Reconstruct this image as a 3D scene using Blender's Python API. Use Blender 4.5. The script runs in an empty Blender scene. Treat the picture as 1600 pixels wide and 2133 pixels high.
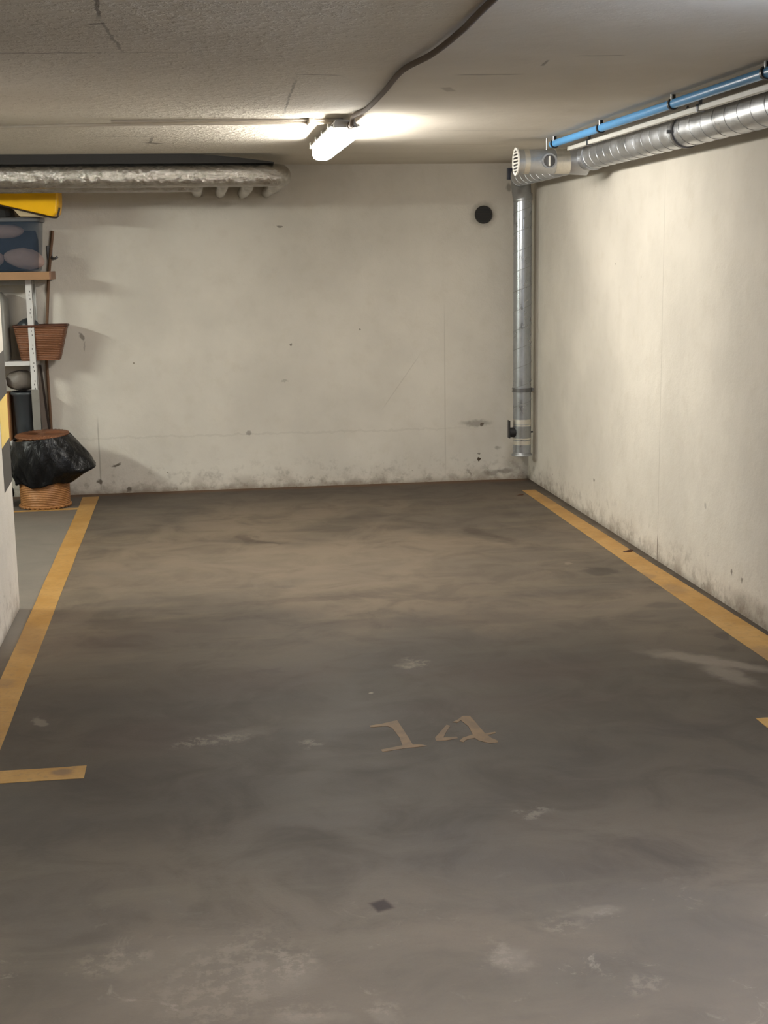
import bpy, bmesh, math, random
from mathutils import Vector, Matrix
random.seed(14)
PI = math.pi
SC = bpy.context.scene
COL = SC.collection

# ---------------------------------------------------------------- camera
FPX = 2850.0
YAW, PITCH, ROLL, CAMZ = 0.133651, 0.180967, 0.0150718, 1.61707
cam = bpy.data.cameras.new('camera')
cam.sensor_fit = 'VERTICAL'; cam.sensor_height = 24.0
cam.lens = FPX * 24.0 / 2133.0
cam.clip_start = 0.05; cam.clip_end = 60
cam_ob = bpy.data.objects.new('camera', cam)
COL.objects.link(cam_ob)
fwd = Vector((math.sin(YAW) * math.cos(PITCH), math.cos(YAW) * math.cos(PITCH), -math.sin(PITCH)))
rgt = Vector((math.cos(YAW), -math.sin(YAW), 0)); dwn = fwd.cross(rgt)
c_, s_ = math.cos(ROLL), math.sin(ROLL)
r2 = rgt * c_ + dwn * s_; d2 = dwn * c_ - rgt * s_
M = Matrix((r2, -d2, -fwd)).transposed()
cam_ob.matrix_world = Matrix.Translation((0, 0, CAMZ)) @ M.to_4x4()
SC.camera = cam_ob

# ---------------------------------------------------------------- world, exposure, lamp strengths
w = bpy.data.worlds.new('garage_air'); SC.world = w; w.use_nodes = True
w.node_tree.nodes['Background'].inputs[0].default_value = (0.6, 0.65, 0.75, 1)
w.node_tree.nodes['Background'].inputs[1].default_value = 0.02
SC.view_settings.view_transform = 'Standard'
SC.view_settings.look = 'None'
SC.view_settings.gamma = 1
SC.view_settings.exposure = 0.13
SC.view_settings.use_curve_mapping = False
LAMP_MAIN = 108.0      # the lit tube over the bay
LAMP_LEFT = 215.0      # tube over the bay on the left
LAMP_AISLE = 125.0     # cool tube over the drive aisle, right
LAMP_ENTRY = 135.0    # neutral tube above and just behind the camera
COL_MAIN = (1.0, 0.955, 0.87)
COL_LEFT = (0.96, 1.0, 0.90)
COL_AISLE = (0.62, 0.75, 1.0)
COL_ENTRY = (1.0, 0.89, 0.72)

H = 2.30              # ceiling height
XR = 2.431            # right wall
YB = 9.918            # back wall
XL = -6.0
YF = -6.0

# ---------------------------------------------------------------- node helpers
def srgb(r, g, b):
    f = lambda c: (c / 255 / 12.92) if c / 255 <= 0.04045 else ((c / 255 + 0.055) / 1.055) ** 2.4
    return (f(r), f(g), f(b), 1)

class NT:
    def __init__(s, name):
        s.m = bpy.data.materials.new(name); s.m.use_nodes = True
        s.t = s.m.node_tree; s.n = s.t.nodes; s.l = s.t.links
        s.b = s.n['Principled BSDF']
        s.tc = None
    def add(s, t): return s.n.new(t)
    def set(s, sock, v):
        if hasattr(v, 'is_output'): s.l.new(v, sock)
        elif v is not None: sock.default_value = v
    def math(s, op, a, b=None, c=None, clamp=False):
        n = s.add('ShaderNodeMath'); n.operation = op; n.use_clamp = clamp
        s.set(n.inputs[0], a); s.set(n.inputs[1], b)
        if c is not None: s.set(n.inputs[2], c)
        return n.outputs[0]
    def vmath(s, op, a, b=None):
        n = s.add('ShaderNodeVectorMath'); n.operation = op
        s.set(n.inputs[0], a)
        if b is not None: s.set(n.inputs[1], b)
        return n.outputs['Value'] if op == 'LENGTH' else n.outputs[0]
    def mix(s, f, a, b, mode='MIX'):
        n = s.add('ShaderNodeMix'); n.data_type = 'RGBA'; n.blend_type = mode
        s.set(n.inputs[0], f); s.set(n.inputs[6], a); s.set(n.inputs[7], b)
        return n.outputs[2]
    def remap(s, v, a, b, c=0.0, d=1.0, smooth=True):
        n = s.add('ShaderNodeMapRange')
        if smooth: n.interpolation_type = 'SMOOTHSTEP'
        s.set(n.inputs[0], v)
        for i, q in enumerate((a, b, c, d)): n.inputs[i + 1].default_value = q
        return n.outputs[0]
    def pos(s):
        return s.add('ShaderNodeNewGeometry').outputs['Position']
    def objc(s):
        return s.add('ShaderNodeTexCoord').outputs['Object']
    def sep(s, v):
        n = s.add('ShaderNodeSeparateXYZ'); s.l.new(v, n.inputs[0]); return n.outputs
    def comb(s, x, y, z=0.0):
        n = s.add('ShaderNodeCombineXYZ')
        for i, q in enumerate((x, y, z)): s.set(n.inputs[i], q)
        return n.outputs[0]
    def noise(s, vec, scale, detail=4, rough=0.55, col=False, dist=0.0):
        n = s.add('ShaderNodeTexNoise'); s.l.new(vec, n.inputs['Vector'])
        n.inputs['Scale'].default_value = scale; n.inputs['Detail'].default_value = detail
        n.inputs['Roughness'].default_value = rough; n.inputs['Distortion'].default_value = dist
        return n.outputs['Color'] if col else n.outputs['Fac']
    def voro(s, vec, scale):
        n = s.add('ShaderNodeTexVoronoi'); s.l.new(vec, n.inputs['Vector'])
        n.inputs['Scale'].default_value = scale
        return n.outputs['Distance'], n.outputs['Color']
    def mapping(s, vec, loc, ang, scl):
        n = s.add('ShaderNodeMapping'); n.vector_type = 'TEXTURE'
        s.l.new(vec, n.inputs['Vector'])
        n.inputs['Location'].default_value = (loc[0], loc[1], 0)
        n.inputs['Rotation'].default_value = (0, 0, ang)
        n.inputs['Scale'].default_value = (scl[0], scl[1], 1e3)
        return n.outputs[0]
    def blob(s, vec, cx, cy, rx, ry, ang=0.0, soft=0.4):
        v = s.mapping(vec, (cx, cy), ang, (rx, ry))
        return s.remap(s.vmath('LENGTH', v), 1.0 - soft, 1.0 + soft, 1.0, 0.0)
    def seg(s, vec, a, b, wdt):
        cx, cy = (a[0] + b[0]) / 2, (a[1] + b[1]) / 2
        L = math.hypot(b[0] - a[0], b[1] - a[1]) / 2
        v = s.mapping(vec, (cx, cy), math.atan2(b[1] - a[1], b[0] - a[0]), (L, wdt))
        o = s.sep(s.vmath('ABSOLUTE', v))
        return s.remap(s.math('MAXIMUM', o[0], o[1]), 0.6, 1.15, 1.0, 0.0)
    def bump(s, h, strength, dist, prev=None):
        n = s.add('ShaderNodeBump'); n.inputs['Strength'].default_value = strength
        n.inputs['Distance'].default_value = dist
        s.set(n.inputs['Height'], h)
        if prev is not None: s.l.new(prev, n.inputs['Normal'])
        return n.outputs[0]
    def done(s, color=None, rough=None, normal=None, metal=None, spec=None):
        if color is not None: s.set(s.b.inputs['Base Color'], color)
        if rough is not None: s.set(s.b.inputs['Roughness'], rough)
        if metal is not None: s.set(s.b.inputs['Metallic'], metal)
        if spec is not None: s.set(s.b.inputs['Specular IOR Level'], spec)
        if normal is not None: s.l.new(normal, s.b.inputs['Normal'])
        return s.m

def simple(name, rgb, rough=0.5, metal=0.0, var=0.12, scale=20, bump=0.0):
    t = NT(name); p = t.objc(); n = t.noise(p, scale)
    c = srgb(*rgb)
    dark = tuple(x * (1 - var) for x in c[:3]) + (1,)
    lite = tuple(min(1, x * (1 + var)) for x in c[:3]) + (1,)
    col = t.mix(n, dark, lite)
    nor = t.bump(n, bump, 0.01) if bump else None
    return t.done(col, rough, nor, metal)

# ---------------------------------------------------------------- surface materials
def mat_floor():
    t = NT('painted_concrete_floor')
    p = t.pos()
    wob = t.vmath('SCALE', t.vmath('SUBTRACT', t.noise(p, 7, 4, 0.6, True), (0.5, 0.5, 0.5)))
    wob.node.inputs['Scale'].default_value = 0.16
    q = t.vmath('ADD', p, wob)
    big = t.noise(p, 0.9, 5, 0.6, dist=0.6)
    med = t.noise(p, 3.2, 6, 0.62, dist=0.8)
    fine = t.noise(p, 120, 3, 0.7)
    a = srgb(84, 75, 65); b = srgb(105, 92, 77)
    col = t.mix(t.remap(big, 0.35, 0.65), a, b)
    col = t.mix(t.math('MULTIPLY', t.remap(med, 0.42, 0.7), 0.6), col, srgb(66, 58, 49))
    # streaky wear across the bay
    ss = t.sep(p)
    st = t.noise(t.comb(t.math('MULTIPLY', ss[0], 0.7), t.math('MULTIPLY', ss[1], 3.2)), 1.6, 5, 0.6, dist=0.5)
    col = t.mix(t.math('MULTIPLY', t.remap(st, 0.45, 0.72), 0.4), col, srgb(112, 101, 84))
    col = t.mix(t.math('MULTIPLY', t.remap(fine, 0.45, 0.75), 0.12), col, srgb(60, 55, 49))
    # shade across the mouth of the bay, painted into the floor colour
    gr = t.math('MULTIPLY', t.remap(t.math('ADD', ss[1], t.math('MULTIPLY', med, 0.8)), 5.2, 6.6, 1.0, 0.0), t.remap(t.math('ADD', ss[1], t.math('MULTIPLY', big, 1.2)), 3.7, 4.8, 0.0, 1.0))
    col = t.mix(t.math('MULTIPLY', gr, 0.72), col, srgb(52, 44, 33))
    darks = [(1.16, 5.45, 0.75, 0.22, 0.0, 0.6, 0.30), (-0.1, 5.05, 0.55, 0.28, 0, 0.6, 0.35), (0.28, 7.95, 0.30, 0.05, -0.35, 0.5, 0.35),
             (1.63, 7.95, 0.09, 0.13, 0.2, 0.5, 0.35), (1.75, 7.62, 0.10, 0.05, -0.6, 0.5, 0.3), (1.62, 4.36, 0.13, 0.09, 0, 0.6, 0.35),
             (2.06, 6.80, 0.09, 0.11, 0, 0.2, 0.6), (2.20, 5.48, 0.035, 0.05, 0, 0.2, 0.5), (2.16, 5.30, 0.05, 0.05, 0, 0.3, 0.4),
             (2.14, 6.05, 0.06, 0.06, 0, 0.3, 0.3), (-0.3, 4.05, 0.45, 0.25, 0.3, 0.6, 0.25), (0.40, 6.78, 0.05, 0.03, 0, 0.4, 0.5),
             (0.05, 6.2, 0.35, 0.07, 0.1, 0.6, 0.3), (0.60, 6.55, 0.5, 0.06, 0.05, 0.6, 0.2), (1.1, 3.35, 0.2, 0.12, 0, 0.6, 0.25),
             (0.24, 5.32, 0.06, 0.02, 0, 0.5, 0.45), (2.35, 9.1, 0.03, 0.05, 0, 0.4, 0.5)]
    for cx, cy, rx, ry, an, so, k in darks:
        col = t.mix(t.math('MULTIPLY', t.blob(q, cx, cy, rx, ry, an, so), k), col, srgb(48, 41, 36))
    lights = [(2.02, 5.14, 0.28, 0.055, -0.75, 0.5, 0.55), (2.02, 4.95, 0.055, 0.16, 0.25, 0.5, 0.45), (-0.1, 2.95, 0.22, 0.20, 0.6, 0.6, 0.35),
              (0.13, 2.93, 0.09, 0.08, 0.3, 0.5, 0.45), (0.18, 2.72, 0.09, 0.03, 0, 0.5, 0.6), (0.68, 2.92, 0.05, 0.05, 0, 0.4, 0.55),
              (0.36, 2.72, 0.03, 0.03, 0, 0.4, 0.5), (0.80, 5.31, 0.05, 0.05, 0, 0.4, 0.3), (0.62, 4.99, 0.012, 0.02, 0, 0.3, 0.8),
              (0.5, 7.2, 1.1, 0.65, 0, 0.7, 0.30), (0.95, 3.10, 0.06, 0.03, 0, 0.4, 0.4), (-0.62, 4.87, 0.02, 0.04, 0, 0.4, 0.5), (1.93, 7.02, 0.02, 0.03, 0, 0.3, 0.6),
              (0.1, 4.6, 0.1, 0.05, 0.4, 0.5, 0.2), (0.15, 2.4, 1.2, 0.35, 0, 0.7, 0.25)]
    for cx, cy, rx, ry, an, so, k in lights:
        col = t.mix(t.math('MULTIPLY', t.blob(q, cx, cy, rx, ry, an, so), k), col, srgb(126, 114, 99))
    for a_, b_, wd, k in (((0.20, 8.18), (0.28, 7.95), .035, .5), ((0.28, 7.95), (0.47, 7.86), .03, .5), ((1.58, 8.12), (1.66, 7.90), .05, .5), ((1.66, 7.92), (1.82, 7.62), .045, .45),
                          ((0.22, 5.34), (0.30, 5.34), .02, .5), ((0.0, 6.45), (0.9, 6.52), .05, .3), ((0.4, 6.0), (1.5, 5.95), .10, .25), ((-0.6, 6.25), (0.1, 6.0), .09, .3)):
        col = t.mix(t.math('MULTIPLY', t.seg(q, a_, b_, wd), k), col, srgb(58, 46, 38))
    for cx, cy, rx, ry, an, so, k in ((1.25, 5.15, .35, .16, 0, .6, .45), (0.2, 5.2, .3, .15, .2, .6, .35), (-0.22, 4.62, .22, .18, 0, .6, .45), (1.05, 4.75, .5, .10, 0, .6, .3), (-0.45, 5.9, .2, .2, 0, .6, .3)):
        col = t.mix(t.math('MULTIPLY', t.blob(q, cx, cy, rx, ry, an, so), k), col, srgb(60, 45, 36))
    # drip marks and scuffs near the bay entrance
    sc_ = t.noise(p, 6.5, 7, 0.72, dist=1.0)
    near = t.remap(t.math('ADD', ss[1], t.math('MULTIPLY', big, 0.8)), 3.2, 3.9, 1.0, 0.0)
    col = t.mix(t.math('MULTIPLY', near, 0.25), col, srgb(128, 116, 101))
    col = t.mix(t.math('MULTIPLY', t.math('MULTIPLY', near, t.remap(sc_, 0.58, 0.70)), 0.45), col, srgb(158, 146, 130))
    sn = t.remap(t.noise(p, 22, 7, 0.75), 0.46, 0.58)
    for cx, cy, rx, ry, an in ((0.17, 2.98, .05, .06, 0), (0.19, 2.755, .08, .04, 0), (0.36, 2.75, .04, .03, 0), (0.665, 2.93, .045, .07, .3), (0.84, 3.05, .06, .04, 0), (0.02, 2.93, .13, .22, -.5),
                               (0.95, 2.75, .05, .04, 0), (-0.25, 3.05, .08, .05, 0), (0.82, 5.32, .06, .07, 0), (0.33, 4.45, .04, .04, 0), (0.0, 4.55, .12, .05, .3), (0.95, 3.75, .06, .03, 0)):
        col = t.mix(t.math('MULTIPLY', t.math('MULTIPLY', t.blob(q, cx, cy, rx, ry, an, 0.5), sn), 0.3), col, srgb(152, 138, 120))
    lb = t.math('MULTIPLY', t.remap(t.math('ADD', ss[0], t.math('MULTIPLY', fine, 0.01)), -0.84, -0.82, 1.0, 0.0), t.remap(ss[1], 5.6, 6.2))
    col = t.mix(t.math('MULTIPLY', lb, 0.6), col, srgb(124, 119, 112))
    # one sharp dark spot
    q2 = t.vmath('ADD', p, t.vmath('MULTIPLY', wob, (0.12, 0.12, 0)))
    col = t.mix(t.seg(q2, (0.388, 3.222), (0.436, 3.240), 0.031), col, srgb(52, 40, 36))
    # floor darker towards the back wall
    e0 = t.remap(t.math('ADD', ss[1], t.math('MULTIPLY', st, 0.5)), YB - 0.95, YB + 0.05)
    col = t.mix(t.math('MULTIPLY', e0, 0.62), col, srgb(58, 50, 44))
    # reddish dust line along the walls
    e1 = t.remap(t.math('ADD', ss[1], t.math('MULTIPLY', med, 0.1)), YB - 0.10, YB + 0.02)
    col = t.mix(t.math('MULTIPLY', e1, 0.8), col, srgb(98, 70, 48))
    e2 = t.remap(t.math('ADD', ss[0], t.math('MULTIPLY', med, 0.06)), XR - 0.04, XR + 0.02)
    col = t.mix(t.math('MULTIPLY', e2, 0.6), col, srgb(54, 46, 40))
    # specks
    d, c = t.voro(p, 5.0)
    rad = t.math('MULTIPLY', t.math('MAXIMUM', t.math('SUBTRACT', t.sep(c)[0], 0.72), 0.0), 0.12)
    m = t.math('MULTIPLY', t.math('SUBTRACT', rad, d), 60, clamp=True)
    col = t.mix(t.math('MULTIPLY', m, 0.7), col, srgb(46, 40, 34))
    d2_, c2 = t.voro(p, 9.0)
    rad2 = t.math('MULTIPLY', t.math('MAXIMUM', t.math('SUBTRACT', t.sep(c2)[1], 0.82), 0.0), 0.12)
    m2 = t.math('MULTIPLY', t.math('SUBTRACT', rad2, d2_), 60, clamp=True)
    col = t.mix(t.math('MULTIPLY', m2, 0.4), col, srgb(150, 140, 126))
    rg = t.remap(med, 0.3, 0.7, 0.58, 0.66)
    nor = t.bump(fine, 0.12, 0.004)
    return t.done(col, rg, nor, spec=0.3)

def mat_wall(name, horiz, segs, blobs, base=(0.602, 0.562, 0.498)):
    """horiz: 0 = plane coords (X,Z), 1 = (Y,Z)"""
    t = NT(name); p = t.pos(); s = t.sep(p)
    v = t.comb(s[1] if horiz else s[0], s[2])
    wob = t.vmath('SCALE', t.vmath('SUBTRACT', t.noise(p, 16, 4, 0.6, True), (0.5, 0.5, 0.5)))
    wob.node.inputs['Scale'].default_value = 0.06
    q = t.vmath('ADD', v, t.vmath('MULTIPLY', wob, (1, 1, 0)))
    big = t.noise(p, 1.3, 5, 0.55)
    med = t.noise(p, 9, 5, 0.6)
    fine = t.noise(p, 90, 4, 0.7)
    base_d = tuple(x * 0.90 for x in base) + (1,)
    base_l = tuple(x * 1.07 for x in base) + (1,)
    col = t.mix(t.remap(big, 0.3, 0.7), base_d, base_l)
    col = t.mix(t.math('MULTIPLY', t.remap(med, 0.48, 0.75), 0.10), col, srgb(160, 146, 120))
    g = srgb(92, 80, 66)
    # damp, grimy foot of the wall
    foot = t.remap(s[2], 0.0, 0.30, 1.0, 0.0)
    gr = t.remap(t.noise(p, 13, 6, 0.72), 0.50, 0.66)
    col = t.mix(t.math('MULTIPLY', t.math('MULTIPLY', foot, gr), 0.38), col, g)
    low = t.remap(t.math('ADD', s[2], t.math('MULTIPLY', med, 0.05)), 0.02, 0.075, 1.0, 0.0)
    col = t.mix(t.math('MULTIPLY', low, 0.5), col, srgb(112, 96, 78))
    fr = t.math('MULTIPLY', t.remap(s[2], 0.0, 0.15, 1.0, 0.0), t.remap(t.noise(p, 7, 6, 0.7), 0.42, 0.62))
    col = t.mix(t.math('MULTIPLY', fr, 0.5), col, srgb(108, 92, 76))
    # pinholes
    for sc, thr, k, wch in ((4.5, 0.66, 0.7, 0), (11, 0.80, 0.55, 1)):
        d, c = t.voro(p, sc)
        rad = t.math('MULTIPLY', t.math('MAXIMUM', t.math('SUBTRACT', t.sep(c)[wch], thr), 0.0), 0.13)
        m = t.math('MULTIPLY', t.math('SUBTRACT', rad, d), 45, clamp=True)
        col = t.mix(t.math('MULTIPLY', m, k), col, srgb(96, 82, 64))
    d, c = t.voro(t.vmath('ADD', p, wob), 22)
    rad = t.math('MULTIPLY', t.math('MAXIMUM', t.math('SUBTRACT', t.sep(c)[2], 0.80), 0.0), 0.9)
    m = t.math('MULTIPLY', t.math('SUBTRACT', rad, d), 12, clamp=True)
    m = t.math('MULTIPLY', m, t.remap(s[2], 0.0, 0.42, 1.0, 0.0))
    col = t.mix(t.math('MULTIPLY', m, 0.75), col, srgb(84, 70, 56))
    for a, b, wd, k in segs:
        col = t.mix(t.math('MULTIPLY', t.seg(q if wd > 0.006 else v, a, b, wd), k), col, g)
    for cx, cy, rx, ry, an, so, k in blobs:
        col = t.mix(t.math('MULTIPLY', t.blob(q, cx, cy, rx, ry, an, so), k), col, srgb(70, 58, 46))
    nor = t.bump(fine, 0.35, 0.004)
    nor = t.bump(med, 0.25, 0.02, nor)
    nor = t.bump(big, 0.25, 0.08, nor)
    return t.done(col, 0.8, nor, spec=0.25)

def mat_ceiling():
    t = NT('stucco_ceiling'); p = t.pos()
    s = t.sep(p)
    big = t.noise(p, 1.1, 4, 0.5); med = t.noise(p, 26, 4, 0.65); fine = t.noise(p, 75, 3, 0.7)
    wob = t.vmath('SCALE', t.vmath('SUBTRACT', t.noise(p, 10, 3, 0.6, True), (0.5, 0.5, 0.5)))
    wob.node.inputs['Scale'].default_value = 0.03
    q = t.vmath('ADD', p, wob)
    col = t.mix(t.remap(big, 0.3, 0.7), (0.57, 0.525, 0.455, 1), (0.655, 0.61, 0.535, 1))
    cr = [((-0.9, 4.76), (-0.25, 4.735), 0.006, .5), ((-0.25, 4.735), (0.13, 4.70), 0.004, .25), ((-0.22, 3.7), (-0.235, 4.1), 0.006, .5),
          ((-0.235, 4.1), (-0.20, 4.72), 0.005, .35), ((-0.27, 4.19), (-0.225, 4.18), 0.01, .6), ((0.40, 5.24), (0.57, 5.26), 0.006, .5),
          ((0.41, 5.35), (0.446, 6.65), 0.005, .35), ((1.02, 5.6), (1.08, 5.75), 0.02, .25), ((1.0, 5.24), (1.25, 5.22), 0.015, .3),
          ((1.33, 4.75), (1.50, 4.74), 0.01, .35), ((1.25, 4.85), (1.27, 5.0), 0.006, .4), ((-0.5, 7.75), (-0.12, 7.72), 0.008, .4),
          ((-0.19, 7.75), (-0.22, 8.15), 0.008, .4), ((-0.24, 8.1), (-0.15, 8.2), 0.03, .45), ((1.0, 6.6), (1.14, 6.62), 0.008, .3),
          ((2.0, 7.4), (2.2, 7.38), 0.008, .4), ((1.2, 7.4), (2.0, 7.42), 0.006, .3), ((1.4, 8.3), (2.1, 8.3), 0.006, .3)]
    for a, b, wd, k in cr:
        col = t.mix(t.math('MULTIPLY', t.seg(q, a, b, wd * 1.15), min(.85, k * 1.2)), col, srgb(62, 50, 44))
    d, c = t.voro(p, 5)
    rad = t.math('MULTIPLY', t.math('MAXIMUM', t.math('SUBTRACT', t.sep(c)[0], 0.75), 0.0), 0.1)
    m = t.math('MULTIPLY', t.math('SUBTRACT', rad, d), 50, clamp=True)
    col = t.mix(t.math('MULTIPLY', m, 0.5), col, srgb(90, 76, 62))
    # coarser spray coat towards the left
    k = t.remap(s[0], 0.9, 0.2, 0.08, 1.0)
    lumps = t.math('MULTIPLY', t.remap(med, 0.42, 0.72), k)
    nor = t.bump(lumps, 0.8, 0.007)
    nor = t.bump(fine, 0.12, 0.003, nor)
    nor = t.bump(big, 0.3, 0.06, nor)
    return t.done(col, 0.85, nor, spec=0.2)

def mat_yellow_paint():
    t = NT('worn_yellow_paint'); p = t.pos()
    n = t.noise(p, 5, 6, 0.65); n2 = t.noise(p, 35, 5, 0.7)
    col = t.mix(t.remap(n, 0.3, 0.7), srgb(154, 114, 56), srgb(172, 134, 78))
    col = t.mix(t.math('MULTIPLY', t.remap(n2, 0.5, 0.68), 0.45), col, srgb(122, 100, 72))
    q = t.vmath('ADD', p, t.vmath('SCALE', t.noise(p, 9, 3, 0.6, True)))
    q.node.inputs[1].default_value = (0, 0, 0)
    wob = t.vmath('MULTIPLY', t.vmath('SUBTRACT', t.noise(p, 12, 3, 0.6, True), (0.5, 0.5, 0.5)), (0.06, 0.06, 0))
    q = t.vmath('ADD', p, wob)
    for cx, cy, rx, ry, k, an in ((-0.49, 4.33, 0.035, 0.03, 0.8, 0), (-0.80, 5.35, 0.04, 0.05, 0.4, 0), (2.24, 6.66, 0.06, 0.07, 0.5, 0.5),
                                  (2.30, 6.35, 0.05, 0.10, 0.45, 0), (2.28, 5.2, 0.10, 0.10, 0.5, 0), (2.35, 9.0, 0.05, 0.2, 0.3, 0), (-0.78, 6.0, 0.07, 0.25, 0.35, 0.1)):
        col = t.mix(t.math('MULTIPLY', t.blob(q, cx, cy, rx, ry, an, 0.4), k), col, srgb(112, 88, 66))
    return t.done(col, 0.55, None, spec=0.3)

def mat_faded_number():
    t = NT('faded_orange_paint'); p = t.pos(); n = t.noise(p, 14, 5, 0.65)
    col = t.mix(t.remap(n, 0.35, 0.65), srgb(100, 79, 56), srgb(116, 90, 60))
    return t.done(col, 0.6, spec=0.3)

def mat_galv(name='galvanised_steel', rough=0.42, tint=(0.62, 0.64, 0.67)):
    t = NT(name); p = t.objc()
    d, c = t.voro(p, 70); n = t.noise(p, 8, 4)
    col = t.mix(t.math('MULTIPLY', t.sep(c)[0], 0.3), tuple(x * .9 for x in tint) + (1,), tuple(min(1, x * 1.12) for x in tint) + (1,))
    return t.done(col, t.remap(n, 0.3, 0.7, rough * .8, rough * 1.35), None, 0.95)

def mat_foil():
    t = NT('crinkled_foil'); p = t.objc()
    n = t.noise(p, 22, 6, 0.7, dist=1.2); v, _ = t.voro(p, 30)
    nor = t.bump(n, 0.55, 0.02); nor = t.bump(v, 0.35, 0.008, nor)
    return t.done(t.mix(n, (0.38, 0.355, 0.325, 1), (0.54, 0.51, 0.47, 1)), 0.22, nor, 0.95)

def mat_emit(name, color, strength):
    t = NT(name)
    t.b.inputs['Base Color'].default_value = (0.9, 0.9, 0.9, 1)
    t.b.inputs['Emission Color'].default_value = color + (1,)
    t.b.inputs['Emission Strength'].default_value = strength
    return t.m

def mat_wicker(name, rgb):
    t = NT(name); p = t.objc(); s = t.sep(p)
    n = t.noise(p, 60, 4)
    wv = t.math('SINE', t.math('MULTIPLY', s[2], 520))
    c = srgb(*rgb)
    col = t.mix(n, tuple(x * .62 for x in c[:3]) + (1,), tuple(min(1, x * 1.3) for x in c[:3]) + (1,))
    nor = t.bump(wv, 0.5, 0.003); nor = t.bump(n, 0.4, 0.004, nor)
    return t.done(col, 0.5, nor, spec=0.4)

def mat_bag():
    t = NT('black_plastic_film'); p = t.objc()
    n = t.noise(t.vmath('MULTIPLY', p, (1, 1, .55)), 14, 4, 0.6, dist=1.5)
    n2 = t.noise(p, 38, 4, 0.65)
    nor = t.bump(n, 0.45, 0.025); nor = t.bump(n2, 0.1, 0.004, nor)
    return t.done(t.mix(n, (0.004, 0.004, 0.0045, 1), (0.009, 0.009, 0.010, 1)), 0.32, nor, spec=0.22)

MAT = {}
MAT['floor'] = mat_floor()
MAT['wall_back'] = mat_wall('cream_plaster_back', 0,
    [((-1.6, 0.405), (2.2, 0.395), 0.008, .09), ((-0.72, 0.0), (-0.72, 0.55), 0.006, .35), ((1.80, 0.0), (1.80, 1.3), 0.005, .18),
     ((1.33, 0.55), (1.62, 0.95), 0.004, .15), ((1.96, 0.09), (2.0, 0.03), 0.008, .4)],
    [(2.09, 1.94, 0.088, 0.088, 0, .3, .35), (2.03, 0.43, 0.10, 0.022, 0, .5, .45), (2.075, 0.418, 0.016, 0.012, .5, .3, .8), (2.055, 0.157, 0.010, 0.014, -.5, .2, 1), (2.06, 0.20, 0.014, 0.006, 0.3, .3, .6),
     (2.16, 0.055, 0.07, 0.02, 0, .5, .5), (2.26, 0.06, 0.05, 0.02, 0, .5, .5), (2.2, 0.235, 0.02, 0.012, 0, .5, .4), (-0.60, 0.21, 0.040, 0.012, .35, .3, .8),
     (-0.80, 1.13, 0.018, 0.022, 0, .3, .6), (-0.78, 1.06, 0.006, 0.04, 0.1, .3, .35), (0.62, 1.87, 0.025, 0.008, -.2, .3, .6), (-0.52, 0.03, 0.02, 0.02, 0, .4, .8), (-0.73, 0.09, 0.012, 0.02, 0.6, .4, .8),
     (2.36, 0.12, 0.10, 0.14, 0, .6, .35), (0.35, 0.41, 0.02, 0.015, 0, .3, .45), (1.18, 1.14, 0.008, 0.008, 0, .3, .5), (0.67, 1.03, 0.01, 0.008, 0, .3, .7),
     (0.62, 0.78, 0.02, 0.01, 0, .4, .3), (2.28, 2.13, 0.02, 0.03, 0, .4, .5)])
MAT['wall_right'] = mat_wall('cream_plaster_right', 1,
    [((6.99, 0.0), (6.99, 2.1), 0.0045, .22), ((6.99, 0.0), (6.99, 0.14), 0.006, .8)],
    [(6.30, 0.42, 0.02, 0.012, .5, .3, .3), (8.2, 0.25, 0.014, 0.014, 0, .3, .6), (5.95, 0.17, 0.012, 0.016, 0, .3, .7), (5.83, 0.16, 0.012, 0.014, 0, .3, .6), (5.6, 0.05, 0.4, 0.05, 0, .6, .35)])
MAT['pillar'] = mat_wall('cream_plaster_pillar', 1, [], [])
MAT['plain_wall'] = simple('grey_plaster', (176, 168, 150), 0.85, var=0.05, scale=2)
MAT['ceiling'] = mat_ceiling()
MAT['yellow'] = mat_yellow_paint()
MAT['number'] = mat_faded_number()
MAT['galv'] = mat_galv(rough=0.34)
MAT['galv_drop'] = mat_galv('galvanised_steel_dull_blue', 0.30, (0.46, 0.485, 0.52))
MAT['galv_grey'] = mat_galv('dull_galvanised_steel', 0.42, (0.40, 0.41, 0.42))
MAT['bracket'] = mat_galv('bracket_steel', 0.35, (0.22, 0.22, 0.23))
MAT['alu_tape'] = mat_galv('aluminium_tape', 0.38, (0.80, 0.77, 0.70))
MAT['foil'] = mat_foil()
MAT['lamp_grey'] = simple('lamp_housing_plastic', (186, 184, 180), 0.5)
MAT['cable'] = simple('grey_cable_sheath', (104, 92, 82), 0.95)
MAT['conduit'] = simple('grey_plastic_conduit', (188, 178, 164), 0.5)
MAT['blue'] = simple('blue_plastic_pipe', (84, 150, 205), 0.35)
MAT['white_plastic'] = simple('white_plastic', (205, 203, 196), 0.4)
MAT['black'] = simple('black_plastic', (26, 26, 28), 0.45)
MAT['vent'] = simple('dark_vent_metal', (40, 37, 34), 0.6)
MAT['tape_yellow'] = simple('faded_yellow_tape', (226, 196, 110), 0.5, var=0.08, scale=14)
MAT['tape_dark'] = simple('dark_grey_tape', (72, 69, 66), 0.5, var=0.08, scale=14)
MAT['steel_white'] = simple('white_enamelled_steel', (206, 204, 202), 0.4, var=0.04)
MAT['steel_grey'] = simple('grey_enamelled_steel', (128, 126, 120), 0.4)  # own grey of the top tray, splice plate and canister
MAT['board'] = simple('beech_laminate', (156, 120, 86), 0.5, var=0.1, scale=9)
MAT['board_edge'] = simple('brown_edge_band', (128, 94, 74), 0.5)
MAT['yellow_bag'] = simple('glossy_yellow_plastic', (236, 178, 10), 0.35, var=0.1, scale=8, bump=0.3)
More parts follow.
